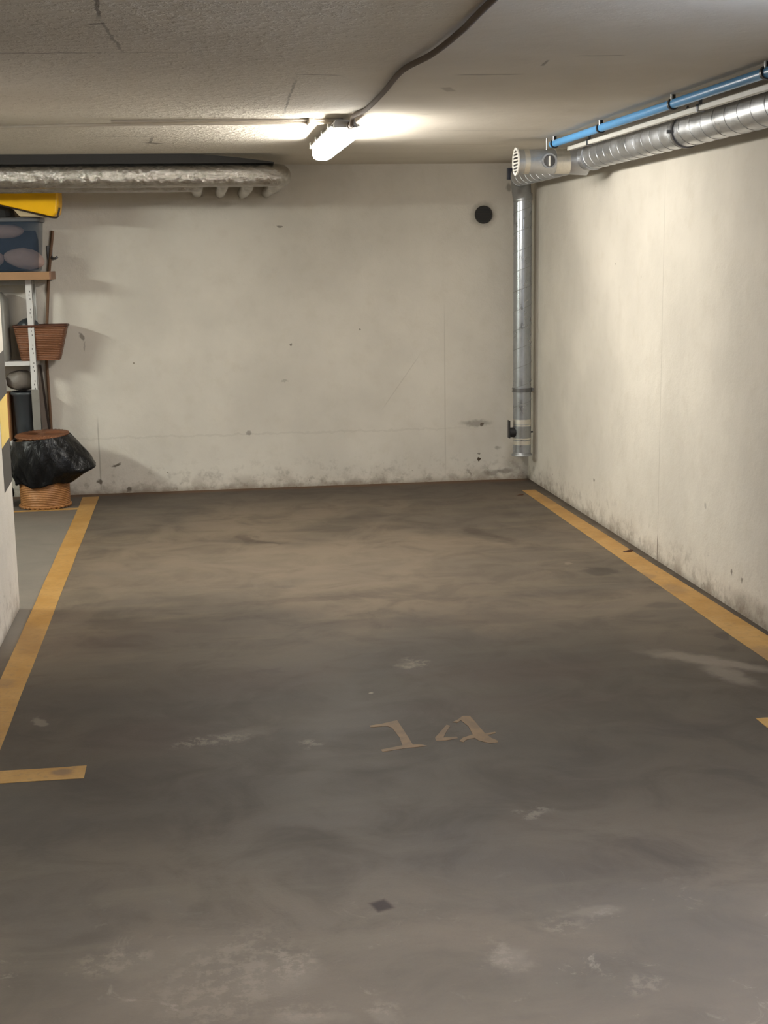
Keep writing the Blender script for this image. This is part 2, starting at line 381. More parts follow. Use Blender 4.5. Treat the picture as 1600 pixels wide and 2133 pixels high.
MAT['bag_piping'] = simple('dark_brown_piping', (38, 24, 14), 0.5)
MAT['bin_blue'] = None
MAT['pink_cloth'] = simple('dusty_pink_cloth', (168, 144, 136), 0.8, var=0.15, scale=26, bump=0.5)
MAT['cream_cloth'] = simple('cream_cloth', (176, 160, 128), 0.8)
MAT['navy'] = simple('navy_cloth', (34, 40, 54), 0.8, bump=0.4)
MAT['wicker'] = mat_wicker('honey_wicker', (158, 110, 66))
MAT['wicker_red'] = mat_wicker('reddish_brown_wicker', (118, 76, 50))
MAT['wicker_dark'] = mat_wicker('dark_brown_rim_wicker', (84, 48, 30))
MAT['bag'] = mat_bag()
MAT['stick'] = simple('brown_wooden_stick', (104, 74, 50), 0.6, var=0.2)
MAT['grey_board'] = simple('weathered_grey_board', (118, 106, 96), 0.7, var=0.2, scale=6)
MAT['dark_edge'] = simple('dark_painted_edge', (44, 32, 26), 0.5)
MAT['bucket'] = simple('dark_grey_plastic_bucket', (58, 62, 66), 0.4)
MAT['cardboard'] = simple('brown_cardboard', (158, 112, 70), 0.8)
MAT['white_bag'] = simple('white_carrier_plastic', (200, 198, 196), 0.4, bump=0.5)
MAT['grey_bag'] = simple('grey_rubbish_plastic', (110, 102, 94), 0.5, bump=0.5)
MAT['leaf'] = simple('dry_brown_leaf', (74, 44, 24), 0.7)
MAT['hole'] = simple('slot_shadow_gap', (60, 58, 56), 0.8)

def mat_bin():
    t = NT('clouded_blue_plastic')
    t.b.inputs['Transmission Weight'].default_value = 0.0
    t.b.inputs['Alpha'].default_value = 0.26
    return t.done(srgb(66, 82, 102), 0.25)
MAT['bin_blue'] = mat_bin()

# ---------------------------------------------------------------- mesh helpers (all coordinates in metres, world space)
def box(bm, x0, x1, y0, y1, z0, z1, mi=0, rot=None, piv=None):
    vs = [bm.verts.new((x, y, z)) for x in (x0, x1) for y in (y0, y1) for z in (z0, z1)]
    if rot is not None:
        pv = Vector(piv)
        for v in vs: v.co = rot @ (v.co - pv) + pv
    for idx in ((0, 1, 3, 2), (4, 6, 7, 5), (0, 4, 5, 1), (2, 3, 7, 6), (0, 2, 6, 4), (1, 5, 7, 3)):
        f = bm.faces.new([vs[i] for i in idx]); f.material_index = mi
    return vs

def tube(bm, pts, r, n=16, cap=True, mi=0, ring_fn=None):
    pts = [Vector(p) for p in pts]
    R = r if isinstance(r, (list, tuple)) else [r] * len(pts)
    T = []
    for i in range(len(pts)):
        a = pts[max(0, i - 1)]; b = pts[min(len(pts) - 1, i + 1)]
        T.append((b - a).normalized())
    up = Vector((0, 0, 1)) if abs(T[0].z) < 0.9 else Vector((1, 0, 0))
    u = (up - T[0] * up.dot(T[0])).normalized()
    rings = []
    for i, p in enumerate(pts):
        u = (u - T[i] * u.dot(T[i])).normalized(); v = T[i].cross(u)
        ring = []
        for k in range(n):
            a = 2 * PI * k / n
            rr = R[i] * (ring_fn(i, a) if ring_fn else 1)
            ring.append(bm.verts.new(p + (u * math.cos(a) + v * math.sin(a)) * rr))
        rings.append(ring)
    for i in range(len(rings) - 1):
        for k in range(n):
            f = bm.faces.new((rings[i][k], rings[i][(k + 1) % n], rings[i + 1][(k + 1) % n], rings[i + 1][k])); f.smooth = True; f.material_index = mi
    if cap:
        for rg in (list(reversed(rings[0])), rings[-1]):
            f = bm.faces.new([bm.verts.new(v.co) for v in rg]); f.material_index = mi
    return rings

def ring(bm, c, axis, r_in, r_out, h, n=32, mi=0):
    """flat annulus with thickness h, centred on c along axis"""
    axis = Vector(axis).normalized(); c = Vector(c)
    up = Vector((0, 0, 1)) if abs(axis.z) < 0.9 else Vector((1, 0, 0))
    u = (up - axis * up.dot(axis)).normalized(); v = axis.cross(u)
    L = []
    for rr, s in ((r_in, -.5), (r_out, -.5), (r_out, .5), (r_in, .5)):
        L.append([bm.verts.new(c + axis * (h * s) + (u * math.cos(2 * PI * k / n) + v * math.sin(2 * PI * k / n)) * rr) for k in range(n)])
    for j in range(4):
        for k in range(n):
            f = bm.faces.new((L[j][k], L[j][(k + 1) % n], L[(j + 1) % 4][(k + 1) % n], L[(j + 1) % 4][k]))
            f.material_index = mi

def prism(bm, pts2, z0, z1, mi=0, to=lambda a, b, h: (a, b, h)):
    lo = [bm.verts.new(to(a, b, z0)) for a, b in pts2]; hi = [bm.verts.new(to(a, b, z1)) for a, b in pts2]
    n = len(pts2)
    bm.faces.new(list(reversed(lo))).material_index = mi; bm.faces.new(hi).material_index = mi
    for k in range(n): bm.faces.new((lo[k], lo[(k + 1) % n], hi[(k + 1) % n], hi[k])).material_index = mi

def loft(bm, rings_pts, close_lo=True, close_hi=True, smooth=True, mi=0):
    rs = [[bm.verts.new(p) for p in r] for r in rings_pts]; n = len(rs[0])
    for i in range(len(rs) - 1):
        for k in range(n):
            f = bm.faces.new((rs[i][k], rs[i][(k + 1) % n], rs[i + 1][(k + 1) % n], rs[i + 1][k])); f.smooth = smooth; f.material_index = mi
    dup = (lambda L: [bm.verts.new(v.co) for v in L]) if smooth else (lambda L: L)
    if close_lo: bm.faces.new(dup(list(reversed(rs[0])))).material_index = mi
    if close_hi: bm.faces.new(dup(rs[-1])).material_index = mi

def origin_of(o):
    v = Vector((0, 0, 0))
    while o: v += o.location; o = o.parent
    return v

def obj(name, bm, mats, parent=None, loc=None, bevel=0, smooth=False):
    bmesh.ops.recalc_face_normals(bm, faces=bm.faces)
    me = bpy.data.meshes.new(name)
    org = origin_of(parent) if parent else Vector(loc or (0, 0, 0))
    for v in bm.verts: v.co -= org
    if smooth:
        for f in bm.faces: f.smooth = True
    bm.to_mesh(me); bm.free()
    for m in (mats if isinstance(mats, (list, tuple)) else [mats]): me.materials.append(m)
    o = bpy.data.objects.new(name, me); COL.objects.link(o)
    if parent: o.parent = parent
    else: o.location = org
    if bevel:
        b = o.modifiers.new('bevel', 'BEVEL'); b.width = bevel; b.segments = 2; b.limit_method = 'ANGLE'
    return o

def tag(o, label, cat, group=None):
    o['label'] = label; o['category'] = cat
    if group: o['group'] = group
    return o

def thing(name, label, cat, loc, group=None):
    o = bpy.data.objects.new(name, None); COL.objects.link(o); o.location = loc
    o.empty_display_size = 0.1
    return tag(o, label, cat, group)

def struct(o, label=None):
    o['kind'] = 'structure'
    if label: o['label'] = label
    return o

def part(name, fn, mat, parent, **k):
    bm = bmesh.new(); fn(bm); return obj(name, bm, mat, parent, **k)

def copy_tree(o, parent=None):
    c = o.copy(); COL.objects.link(c)
    if parent: c.parent = parent
    for ch in list(o.children): copy_tree(ch, c)
    return c

# ---------------------------------------------------------------- the room
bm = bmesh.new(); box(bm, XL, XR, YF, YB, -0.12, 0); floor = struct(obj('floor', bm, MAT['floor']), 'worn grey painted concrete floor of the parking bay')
bm = bmesh.new(); box(bm, XL, XR, YF, YB, H, H + 0.15); struct(obj('ceiling', bm, MAT['ceiling']), 'low beige stucco concrete ceiling')
bm = bmesh.new(); box(bm, XL - 0.2, XR + 0.2, YB, YB + 0.2, -0.12, H + 0.15); struct(obj('wall_back', bm, MAT['wall_back']), 'cream plastered wall at the end of the bay')
bm = bmesh.new(); box(bm, XR, XR + 0.2, YF, YB, -0.12, H + 0.15); struct(obj('wall_right', bm, MAT['wall_right']), 'brightly lit cream plastered wall on the right')
bm = bmesh.new(); box(bm, XL - 0.2, XL, YF, YB, -0.12, H + 0.15); struct(obj('wall_left', bm, MAT['plain_wall']))
bm = bmesh.new(); box(bm, XL - 0.2, XR + 0.2, YF - 0.2, YF, -0.12, H + 0.15); struct(obj('wall_front', bm, MAT['plain_wall']))

# pillar between the bays, with a warning stripe wrapped round its far corner
PX, PY0, PY1 = -0.89, 4.85, 6.575
pillar = thing('pillar', 'cream plastered pillar at the left edge with yellow and dark grey warning bands', 'pillar', (-1.05, 5.9, 0))
def pil(bm):
    box(bm, PX - 0.30, PX, PY0, PY1, 0, H)
part('shaft', pil, MAT['pillar'], pillar, bevel=0.006)
def band(name, z_bot, z_top, mat, label):
    bm = bmesh.new(); s = 0.30
    y0 = PY1 - 0.26
    # slanted band on the face towards the bay, wrapping on to the far face
    prism(bm, [(y0, z_bot - 0.0), (PY1 + .0015, z_bot + 0.018), (PY1 + .0015, z_top + 0.018), (y0, z_top - 0.0)], PX, PX + 0.0015,
          to=lambda a, b, h: (h, a, b))
    prism(bm, [(PX - 0.20, z_bot), (PX + .0015, z_bot + 0.018), (PX + .0015, z_top + 0.018), (PX - 0.20, z_top)], PY1, PY1 + 0.0015,
          to=lambda a, b, h: (a, h, b))
    o = obj(name, bm, mat, pillar); o['label'] = label
band('warning_band', 1.02, 1.222, MAT['tape_dark'], 'upper dark grey band')
band('warning_band', 0.812, 1.02, MAT['tape_yellow'], 'faded yellow band')
band('warning_band', 0.607, 0.812, MAT['tape_dark'], 'lower dark grey band')

# ---------------------------------------------------------------- painted lines and the bay number, parts of the floor
def line(pts, name='painted_line', mat=None, label=None, z=0.0012):
    bm = bmesh.new(); prism(bm, pts, -0.0005, z); o = obj(name, bm, mat or MAT['yellow'], floor)
    if label: o['label'] = label
    return o
def strip(x0, y0, x1, y1, w0, w1=None, nseg=14, jit=0.002):
    w1 = w1 or w0
    L = []; R_ = []
    dx, dy = x1 - x0, y1 - y0; l = math.hypot(dx, dy); nx, ny = -dy / l, dx / l
    for i in range(nseg + 1):
        t = i / nseg; w_ = (w0 + (w1 - w0) * t) / 2
        j = random.uniform(-jit, jit); k = random.uniform(-jit, jit)
        L.append((x0 + dx * t + nx * (w_ + j), y0 + dy * t + ny * (w_ + j))); R_.append((x0 + dx * t - nx * (w_ + k), y0 + dy * t - ny * (w_ + k)))
    return R_ + L[::-1]
line(strip(-0.770, 4.38, -0.785, 9.80, 0.105, 0.115), label='yellow line on the left side of the bay')
line(strip(2.335, 3.2, 2.305, 9.40, 0.185, 0.095), label='yellow line along the right wall')
line(strip(-1.75, 4.318, -0.412, 4.318, 0.112), label='short yellow end line on the left')
line(strip(1.918, 4.385, 2.25, 4.385, 0.10), label='short yellow end line on the right')
line(strip(-1.30, 9.30, -0.84, 9.33, 0.05, 0.06), label='yellow line beside the wicker hamper')
def digits():
    one = [(0.555, 4.600), (0.600, 4.612), (0.660, 4.640), (0.668, 4.52), (0.676, 4.380), (0.706, 4.378), (0.722, 4.360), (0.690, 4.356), (0.640, 4.350), (0.565, 4.330), (0.562, 4.352), (0.640, 4.380),
           (0.642, 4.46), (0.630, 4.565), (0.612, 4.585), (0.556, 4.582)]
    four_a = [(0.826, 4.562), (0.795, 4.50), (0.762, 4.435), (0.760, 4.405), (0.790, 4.402), (0.838, 4.415), (0.838, 4.432), (0.790, 4.432), (0.812, 4.49), (0.836, 4.545)]
    four_b = [(0.851, 4.585), (0.878, 4.612), (0.900, 4.645), (0.925, 4.640), (0.932, 4.56), (0.940, 4.45), (0.952, 4.40), (0.968, 4.368), (0.965, 4.352), (0.936, 4.348), (0.905, 4.38), (0.896, 4.41),
              (0.862, 4.395), (0.850, 4.375), (0.838, 4.388), (0.856, 4.418), (0.896, 4.445), (0.898, 4.53), (0.884, 4.60), (0.866, 4.575)]
    four_c = [(0.943, 4.430), (0.978, 4.445), (0.978, 4.458), (0.941, 4.447)]
    return one, [four_a, four_b, four_c]
one, four = digits()
line(one, 'painted_digit', MAT['number'], 'faded digit 1')
bm = bmesh.new()
for q in four: prism(bm, q, -0.0005, 0.0012)
o = obj('painted_digit', bm, MAT['number'], floor); o['label'] = 'faded digit 4'

# ---------------------------------------------------------------- ceiling lamp
FL = 1.22
def make_lamp(x, y0, mat, label):
    root = thing('ceiling_lamp', label, 'lamp', (x, y0, H), 'strip lamps on the ceiling')
    HC = H
    H_ = H - .020
    y1 = y0 + FL
    def hous(bm):
        prof = [(-.046, H_), (-.054, H_ - .018), (-.070, H_ - .024), (-.070, H_ - .032), (.070, H_ - .032), (.070, H_ - .024), (.054, H_ - .018), (.046, H_)]
        loft(bm, [[(x + a, y, b) for a, b in prof] for y in (y0, y1)], smooth=False)
    part('housing', hous, MAT['lamp_grey'], root, bevel=0.003)
    def diff(bm):
        prof = [(-.056, -.032), (-.055, -.070), (-.047, -.090), (-.030, -.099), (0, -.101), (.030, -.099), (.047, -.090), (.055, -.070), (.056, -.032)]
        rs = []
        for y, k in ((y0 + .002, .70), (y0 + .018, 1), (y1 - .028, 1), (y1 - .010, .82)):
            rs.append([(x + a * (k if k == 1 else .92), y, H_ - .032 + (b + .032) * k) for a, b in prof])
        loft(bm, rs)
    part('diffuser', diff, mat, root)['label'] = 'glowing white diffuser'
    def cap(bm):
        loft(bm, [[(x + a * k, y, H_ - .034 + b) for a, b in ((-.058, .012), (-.060, -.006), (.060, -.006), (.058, .012))] for y, k in ((y0 - .030, .95), (y0 + .01, 1))], smooth=False)
    part('end_cap', cap, MAT['lamp_grey'], root, bevel=0.003)
    def end_blocker(bm):  # unseen cover added to cut light from the far end onto the wall
        loft(bm, [[(x + a * .92, y, H_ - .020 + b) for a, b in ((-.060, .01), (-.060, -.050), (-.050, -.066), (.050, -.066), (.060, -.050), (.060, .01))] for y in (y1 - .0095, y1 - .004)], smooth=False)
    part('end_cap', end_blocker, MAT['lamp_grey'], root)
    for s in (-1, 1):
        for k in range(4):
            yy = y0 + .10 + k * (FL - .2) / 3
            def clip(bm):
                box(bm, x + s * .072 - .004, x + s * .072 + .004, yy - .012, yy + .012, H_ - .042, H_ - .010)
            part('clip', clip, MAT['white_plastic'], root, bevel=0.002)
    for yy in (y0 + .2, y1 - .2):
        part('spacer', lambda bm: box(bm, x - .02, x + .02, yy - .02, yy + .02, H_, HC - .0005), MAT['lamp_grey'], root)
    def gland(bm):
        tube(bm, [(x + .02, y0 - .055, H_ - .030), (x + .02, y0 - .04, H_ - .030)], .013, 12)
        tube(bm, [(x + .02, y0 - .045, H_ - .030), (x + .02, y0 - .015, H_ - .030)], .018, 12)
    part('cable_gland', gland, MAT['cable'], root)
    return root
EM = mat_emit('glowing_diffuser', COL_MAIN, LAMP_MAIN)
EL = mat_emit('glowing_diffuser_left_bay', COL_LEFT, LAMP_LEFT)
EA = mat_emit('glowing_diffuser_aisle', COL_AISLE, LAMP_AISLE)
make_lamp(0.738, 6.66, EM, 'lit strip lamp with white diffuser on the ceiling over the bay')
make_lamp(-3.6, 6.66, EL, 'lit strip lamp over the neighbouring bay on the left')
make_lamp(2.0, 2.25, EA, 'lit strip lamp over the drive aisle')
EN = mat_emit('glowing_diffuser_entry', COL_ENTRY, LAMP_ENTRY)
make_lamp(1.1, -0.3, EN, 'lit strip lamp on the ceiling of the drive aisle behind the viewer')

# conduits and cable on the ceiling
def spline(pts, k=8):
    P = [Vector(p) for p in pts]; out = []
    for i in range(len(P) - 1):
        a, b, c, d = P[max(0, i - 1)], P[i], P[i + 1], P[min(len(P) - 1, i + 2)]
        for j in range(k):
            t = j / k
            out.append(0.5 * ((2 * b) + (c - a) * t + (2 * a - 5 * b + 4 * c - d) * t * t + (3 * b - a - 3 * c + d) * t ** 3))
    out.append(P[-1]); return out
bm = bmesh.new(); tube(bm, spline([(0.758, 6.625, H - .055), (0.758, 6.58, H - .05), (0.765, 6.52, H - .016), (0.795, 6.3, H - .011), (0.785, 5.7, H - .014), (0.768, 5.04, H - .012), (0.80, 4.6, H - .018), (0.815, 4.18, H - .013), (0.808, 3.76, H - .011), (0.80, 2.9, H - .011), (0.82, 1.5, H - .011)], 10), .0105, 12)
tag(obj('lamp_cable', bm, MAT['cable'], loc=(0.8, 5, H)), 'wavy grey cable running along the ceiling from the lamp towards the viewer', 'cable')
cd1 = thing('electrical_conduit', 'grey conduit along the ceiling ending at the lamp, the run nearer the back wall', 'conduit', (0.2, 6.9, H))
part('tube', lambda bm: tube(bm, spline([(-3.4, 7.36, H - .012), (-1.8, 7.22, H - .012), (-0.9, 7.06, H - .012), (-0.38, 6.95, H - .012), (0.2, 6.90, H - .012), (0.70, 6.85, H - .014), (0.738, 6.80, H - .022)], 8), .0085, 12), MAT['conduit'], cd1)
part('clip', lambda bm: box(bm, .575, .600, 6.76, 6.905, H - .026, H - .001), MAT['conduit'], cd1, bevel=0.003)
bm = bmesh.new(); tube(bm, spline([(-0.36, 6.84, H - .008), (0.2, 6.80, H - .008), (0.74, 6.775, H - .009)], 8), .0065, 12)
tag(obj('electrical_conduit', bm, MAT['conduit'], loc=(.2, 6.8, H)), 'thin pale conduit running alongside, on the viewer side of the grey one', 'conduit')

# ---------------------------------------------------------------- ventilation ducts on the right
DX, DZ, DR = 2.275, 2.189, 0.0717
TEEY = 7.925
def helix(bm, c0, c1, r, pitch, wire=.0022, ph=0.0):
    c0, c1 = Vector(c0), Vector(c1); ax = (c1 - c0); L = ax.length; ax.normalize()
    up = Vector((0, 0, 1)) if abs(ax.z) < 0.9 else Vector((1, 0, 0))
    u = (up - ax * up.dot(ax)).normalized(); v = ax.cross(u)
    n = int(L / pitch * 28); pts = []
    for i in range(n + 1):
        s = L * i / n; a = 2 * PI * s / pitch + ph
        pts.append(c0 + ax * s + (u * math.cos(a) + v * math.sin(a)) * r)
    tube(bm, pts, wire, 6)
duct = thing('ventilation_duct', 'long horizontal galvanised spiral duct under the ceiling along the right wall', 'duct', (DX, 6.0, DZ))
def run(bm, a, b): tube(bm, [a, b], DR, 48)
part('pipe', lambda bm: run(bm, (DX, TEEY - .16, DZ), (DX, 6.27, DZ)), MAT['galv'], duct)
part('spiral_seam', lambda bm: helix(bm, (DX, TEEY - .18, DZ), (DX, 6.29, DZ), DR, .128, ph=1), MAT['galv'], duct)
part('pipe', lambda bm: run(bm, (DX, 6.25, DZ), (DX, 2.2, DZ)), MAT['galv'], duct)
part('spiral_seam', lambda bm: helix(bm, (DX, 6.21, DZ), (DX, 2.25, DZ), DR, .137), MAT['galv'], duct)
def clampband(bm, y):
    ring(bm, (DX, y, DZ), (0, 1, 0), DR - .001, DR + .007, .022, 48)
    box(bm, DX - .006, DX + .006, y - .004, y + .004, DZ + DR, H)
    box(bm, DX - DR - .024, DX - DR + .0, y - .006, y + .006, DZ - .012, DZ + .004)
part('clamp', lambda bm: clampband(bm, 6.26), MAT['bracket'], duct)
part('clamp', lambda bm: clampband(bm, 3.2), MAT['bracket'], duct)
# tee fitting with a side branch and grille
tee = thing('duct_tee', 'galvanised tee with short side branch, slatted end grille and damper, in the upper right corner', 'duct fitting', (DX, TEEY, DZ))
def teebody(bm):
    tube(bm, [(DX, TEEY - .17, DZ), (DX, TEEY + .14, DZ)], DR + .0025, 48)
    ring(bm, (DX, TEEY - .165, DZ), (0, 1, 0), DR, DR + .008, .014, 48)
    # flared saddle to the branch
    tube(bm, [(DX, TEEY, DZ - .012), (DX - .085, TEEY, DZ - .017), (DX - .11, TEEY, DZ - .018)], [.086, .076, .0695], 40, cap=False)
part('body', teebody, MAT['galv'], tee)
part('branch', lambda bm: tube(bm, [(DX - .08, TEEY, DZ - .018), (1.869, TEEY, DZ - .018)], .0685, 48), MAT['galv'], tee)
part('joint_tape', lambda bm: (ring(bm, (2.145, TEEY, DZ - .018), (1, 0, 0), .067, .0705, .115, 48)), MAT['alu_tape'], tee)['label'] = 'pale aluminium tape round the branch'
part('joint_tape', lambda bm: (ring(bm, (1.918, TEEY, DZ - .018), (1, 0, 0), .067, .0697, .03, 48)), MAT['alu_tape'], tee)
def grille(bm):
    c = (1.862, TEEY, DZ - .018)
    ring(bm, c, (1, 0, 0), .063, .079, .008, 48)
    for k in range(6):
        z = -.0475 + k * .019; hw = math.sqrt(max(0, .064 ** 2 - z ** 2))
        box(bm, c[0] - .004, c[0] - .001, c[1] - hw, c[1] + hw, c[2] + z - .004, c[2] + z + .004)
g = part('grille', grille, MAT['white_plastic'], tee); g['label'] = 'round white slatted grille'
part('grille_backing', lambda bm: tube(bm, [(1.863, TEEY, DZ - .018), (1.8645, TEEY, DZ - .018)], .064, 40), MAT['black'], g)
def port(bm):
    c = Vector((2.038, TEEY - .072, DZ - .020))
    tube(bm, [c + Vector((0, .03, 0)), c + Vector((0, -.012, 0))], .040, 32, cap=False)
    ring(bm, c + Vector((0, -.012, 0)), (0, 1, 0), .034, .043, .008, 32)
dm = part('damper_port', port, MAT['galv'], tee)
part('damper_disc', lambda bm: tube(bm, [(2.038, TEEY - .060, DZ - .020), (2.038, TEEY - .080, DZ - .020)], .0345, 32), MAT['bracket'], dm)['label'] = 'dark round disc'
part('damper_handle', lambda bm: box(bm, 2.034, 2.042, TEEY - .100, TEEY - .080, DZ - .020 - .029, DZ - .020 + .026), MAT['white_plastic'], dm, bevel=0.002)['label'] = 'pale upright handle'
part('screw', lambda bm: tube(bm, [(2.038, TEEY - .02, DZ + .035), (2.038, TEEY - .02, H)], .004, 10), MAT['galv'], tee)
# corner run and elbow, then the drop
VX, VY, VR = 2.320, 9.665, 0.0648
down = thing('corner_downpipe', 'vertical galvanised spiral duct dropping down the far right corner', 'duct', (VX, VY, 0.22))
ez = DZ - .03; rad_ = .13
elb = [(DX + (VX - DX) * .0, 9.50, DZ - .002)]
for i in range(11):
    a = (PI / 2) * i / 10
    elb.append((DX + (VX - DX) * i / 10, VY - rad_ + rad_ * math.sin(a), ez - rad_ + rad_ * math.cos(a) + .028 * (1 - i / 10)))
part('elbow', lambda bm: tube(bm, elb[1:], [.0705 - .004 * i / 10 for i in range(11)], 40), MAT['galv_grey'], down)
part('horizontal_pipe', lambda bm: tube(bm, [(DX, TEEY + .13, DZ), (DX, 9.545, DZ)], DR - .003, 48), MAT['galv'], down)
part('spiral_seam', lambda bm: helix(bm, (DX, TEEY + .16, DZ), (DX, 9.50, DZ), DR - .003, .137), MAT['galv'], down)
part('pipe', lambda bm: tube(bm, [(VX, VY, 2.06), (VX, VY, .22)], VR, 48), MAT['galv_drop'], down)
part('spiral_seam', lambda bm: helix(bm, (VX, VY, 2.0), (VX, VY, .50), VR, .137, wire=.002), MAT['galv_grey'], down)
part('collar', lambda bm: ring(bm, (VX, VY, 2.05), (0, 0, 1), VR, VR + .004, .05, 48), MAT['galv_grey'], down)
def cl2(bm):
    for dz in (-.011, .011): ring(bm, (VX, VY, .692 + dz), (0, 0, 1), VR, VR + .007, .006, 48)
    ring(bm, (VX, VY, .692), (0, 0, 1), VR, VR + .004, .018, 48)
    box(bm, VX - .01, VX + .01, VY + VR, YB, .685, .70); box(bm, VX + VR, VX + VR + .022, VY - .01, VY + .01, .682, .702)
part('clamp', cl2, MAT['bracket'], down)
for z, hh in ((.462, .034), (.310, .030)):
    part('joint_tape', lambda bm: (ring(bm, (VX, VY, z), (0, 0, 1), VR, VR + .002, hh, 48), ring(bm, (VX, VY, z - .026 if z > .4 else z + .028), (0, 0, 1), VR, VR + .003, .010, 48)), MAT['alu_tape'], down)
part('damper_section', lambda bm: ring(bm, (VX, VY, .385), (0, 0, 1), VR, VR + .0015, .082, 48), MAT['galv_grey'], down)
def box_damper(bm):
    tube(bm, [(VX - VR + .01, VY - .01, .385), (VX - VR - .032, VY - .01, .385)], .036, 24)
dp = part('damper_knob', box_damper, MAT['black'], down); dp['label'] = 'black knob on the left side'
part('damper_lever', lambda bm: box(bm, VX - VR - .037, VX - VR - .030, VY - .04, VY + .02, .345, .472), MAT['black'], dp)
part('screw', lambda bm: tube(bm, [(VX + VR - .004, VY - .02, .385), (VX + VR + .012, VY - .02, .385)], .006, 10), MAT['black'], down)
def flange(bm):
    tube(bm, [(VX, VY, .236), (VX, VY, .226), (VX, VY, .219), (VX, VY, .212)], [VR, VR + .004, VR + .012, VR + .010], 48)
    tube(bm, [(VX, VY, .212), (VX, VY, .204)], .010, 12)
part('bottom_cap', flange, MAT['galv_grey'], down)
# thin grey wire pipe in the corner beside the drop
bm = bmesh.new(); tube(bm, [(2.415, 9.90, 2.1), (2.415, 9.90, 0.24)], .008, 10)
tag(obj('corner_conduit', bm, MAT['conduit'], loc=(2.415, 9.9, .24)), 'thin conduit in the corner behind the vertical duct', 'conduit')

# blue water pipe on clips
BX, BZ, BR = 2.058, 2.262, 0.0195
bp = thing('water_pipe', 'bright blue plastic pipe on clips under the ceiling above the duct', 'pipe', (BX, 6.0, BZ))
part('tube', lambda bm: tube(bm, [(BX, 7.86, BZ), (BX, 3.0, BZ)], BR, 24), MAT['blue'], bp)
for y in (7.80, 6.90, 5.84, 4.86, 3.8):
    def clipb(bm):
        ring(bm, (BX, y, BZ), (0, 1, 0), BR, BR + .006, .018, 24)
        box(bm, BX - .008, BX + .008, y - .008, y + .008, BZ + BR, H)
    cb = part('pipe_clip', clipb, MAT['black'], bp); cb['label'] = 'black clip'
    part('bolt', lambda bm: tube(bm, [(BX - .012, y - .016, BZ + .012), (BX - .012, y - .016, H)], .0045, 10), MAT['galv'], cb)
# white trunking
WX, WZ = 2.150, 2.236
wt = thing('cable_trunking', 'slim white trunking running between the blue pipe and the duct', 'trunking', (WX, 6.0, WZ))
part('channel', lambda bm: box(bm, WX - .012, WX + .012, 3.0, 7.83, WZ - .012, WZ + .012), MAT['white_plastic'], wt, bevel=0.002)
for y in (7.42, 5.76, 4.1):
    def brk(bm):
        box(bm, WX - .016, WX + .016, y - .012, y + .012, WZ - .016, WZ + .016)
        box(bm, WX - .006, WX + .006, y - .006, y + .006, WZ + .010, H)
    part('bracket', brk, MAT['bracket'], wt)['label'] = 'dark bracket'
# small wall bracket behind the tee
bm = bmesh.new(); box(bm, 2.262, 2.300, YB - .04, YB, 2.185, 2.265); tube(bm, [(2.275, YB - .040, 2.200), (2.275, YB - .05, 2.200)], .006, 10)
tag(obj('junction_box', bm, simple('slate_blue_plastic', (70, 72, 86), 0.4), loc=(2.26, YB, 2.2), bevel=0.004), 'small slate blue junction box on the back wall behind the tee grille', 'junction box')

# round vent in the back wall
vent = thing('wall_vent', 'round black slatted vent high on the back wall near the corner', 'vent', (2.09, YB, 1.94))
part('frame', lambda bm: ring(bm, (2.09, YB - .006, 1.94), (0, 1, 0), .054, .064, .012, 48), MAT['vent'], vent)
part('backing', lambda bm: tube(bm, [(2.09, YB - .003, 1.94), (2.09, YB, 1.94)], .056, 40), MAT['black'], vent)
def vs(bm):
    for k in range(9):
        z = -.046 + k * .0115; hw = math.sqrt(.056 ** 2 - z * z)
        box(bm, 2.09 - hw, 2.09 + hw, YB - .010, YB - .004, 1.94 + z - .0028, 1.94 + z + .0028)
part('slats', vs, MAT['vent'], vent)

# ---------------------------------------------------------------- foil-wrapped pipes top left
FY, FZ, FR = 8.95, 2.168, 0.071
def foil_fn(i, a): return 1 + .012 * math.sin(i * 1.7 + a * 3) + .008 * math.sin(i * 3.1 - a * 5)
def smooth_path(pts, seg=.04):
    out = []
    for i in range(len(pts) - 1):
        a, b = Vector(pts[i]), Vector(pts[i + 1]); n = max(1, int((b - a).length / seg))
        out += [a.lerp(b, j / n) for j in range(n)]
    out.append(Vector(pts[-1])); return out
def elbow_path(x_start, x_end, y, z, y_end, rb):
    P = smooth_path([(x_start, y, z), (x_end - rb, y, z)], .05)
    for i in range(1, 9):
        a = (PI / 2) * i / 8
        P.append(Vector((x_end - rb + rb * math.sin(a), y + rb - rb * math.cos(a), z)))
    P.append(Vector((x_end, y_end, z)))
    return P
main = thing('insulated_pipe', 'thick foil-wrapped pipe under the ceiling, bending into the back wall', 'pipe', (-0.5, FY, FZ), )
part('lagging', lambda bm: tube(bm, elbow_path(-4.2, .575, FY, FZ, YB - .001, .09), FR, 28, ring_fn=foil_fn), MAT['foil'], main)
for x in (-.95, -.18, .19):
    part('foil_band', lambda bm: ring(bm, (x, FY, FZ), (1, 0, 0), FR * 1.0, FR * 1.02, .035, 28), MAT['foil'], main)
bm = bmesh.new(); tube(bm, elbow_path(-4.2, .045, FY + .13, 2.112, YB - .001, .07), .038, 20, ring_fn=foil_fn)
tag(obj('insulated_pipe', bm, MAT['foil'], loc=(-1, FY, 2.11)), 'thinner foil-wrapped pipe just behind and below the thick one', 'pipe')
bm = bmesh.new(); loft(bm, [[(x, FY - .045, 2.2405), (x, FY + .035, 2.2405), (x, FY + .035, zt), (x, FY - .045, zt)] for x, zt in ((-4.2, H - .0005), (-.05, H - .0005), (.15, H - .010), (.32, H - .026), (.46, H - .044), (.53, 2.246))], smooth=False)  # added dark filler for the black gap above the pipe, tapered like fading shade
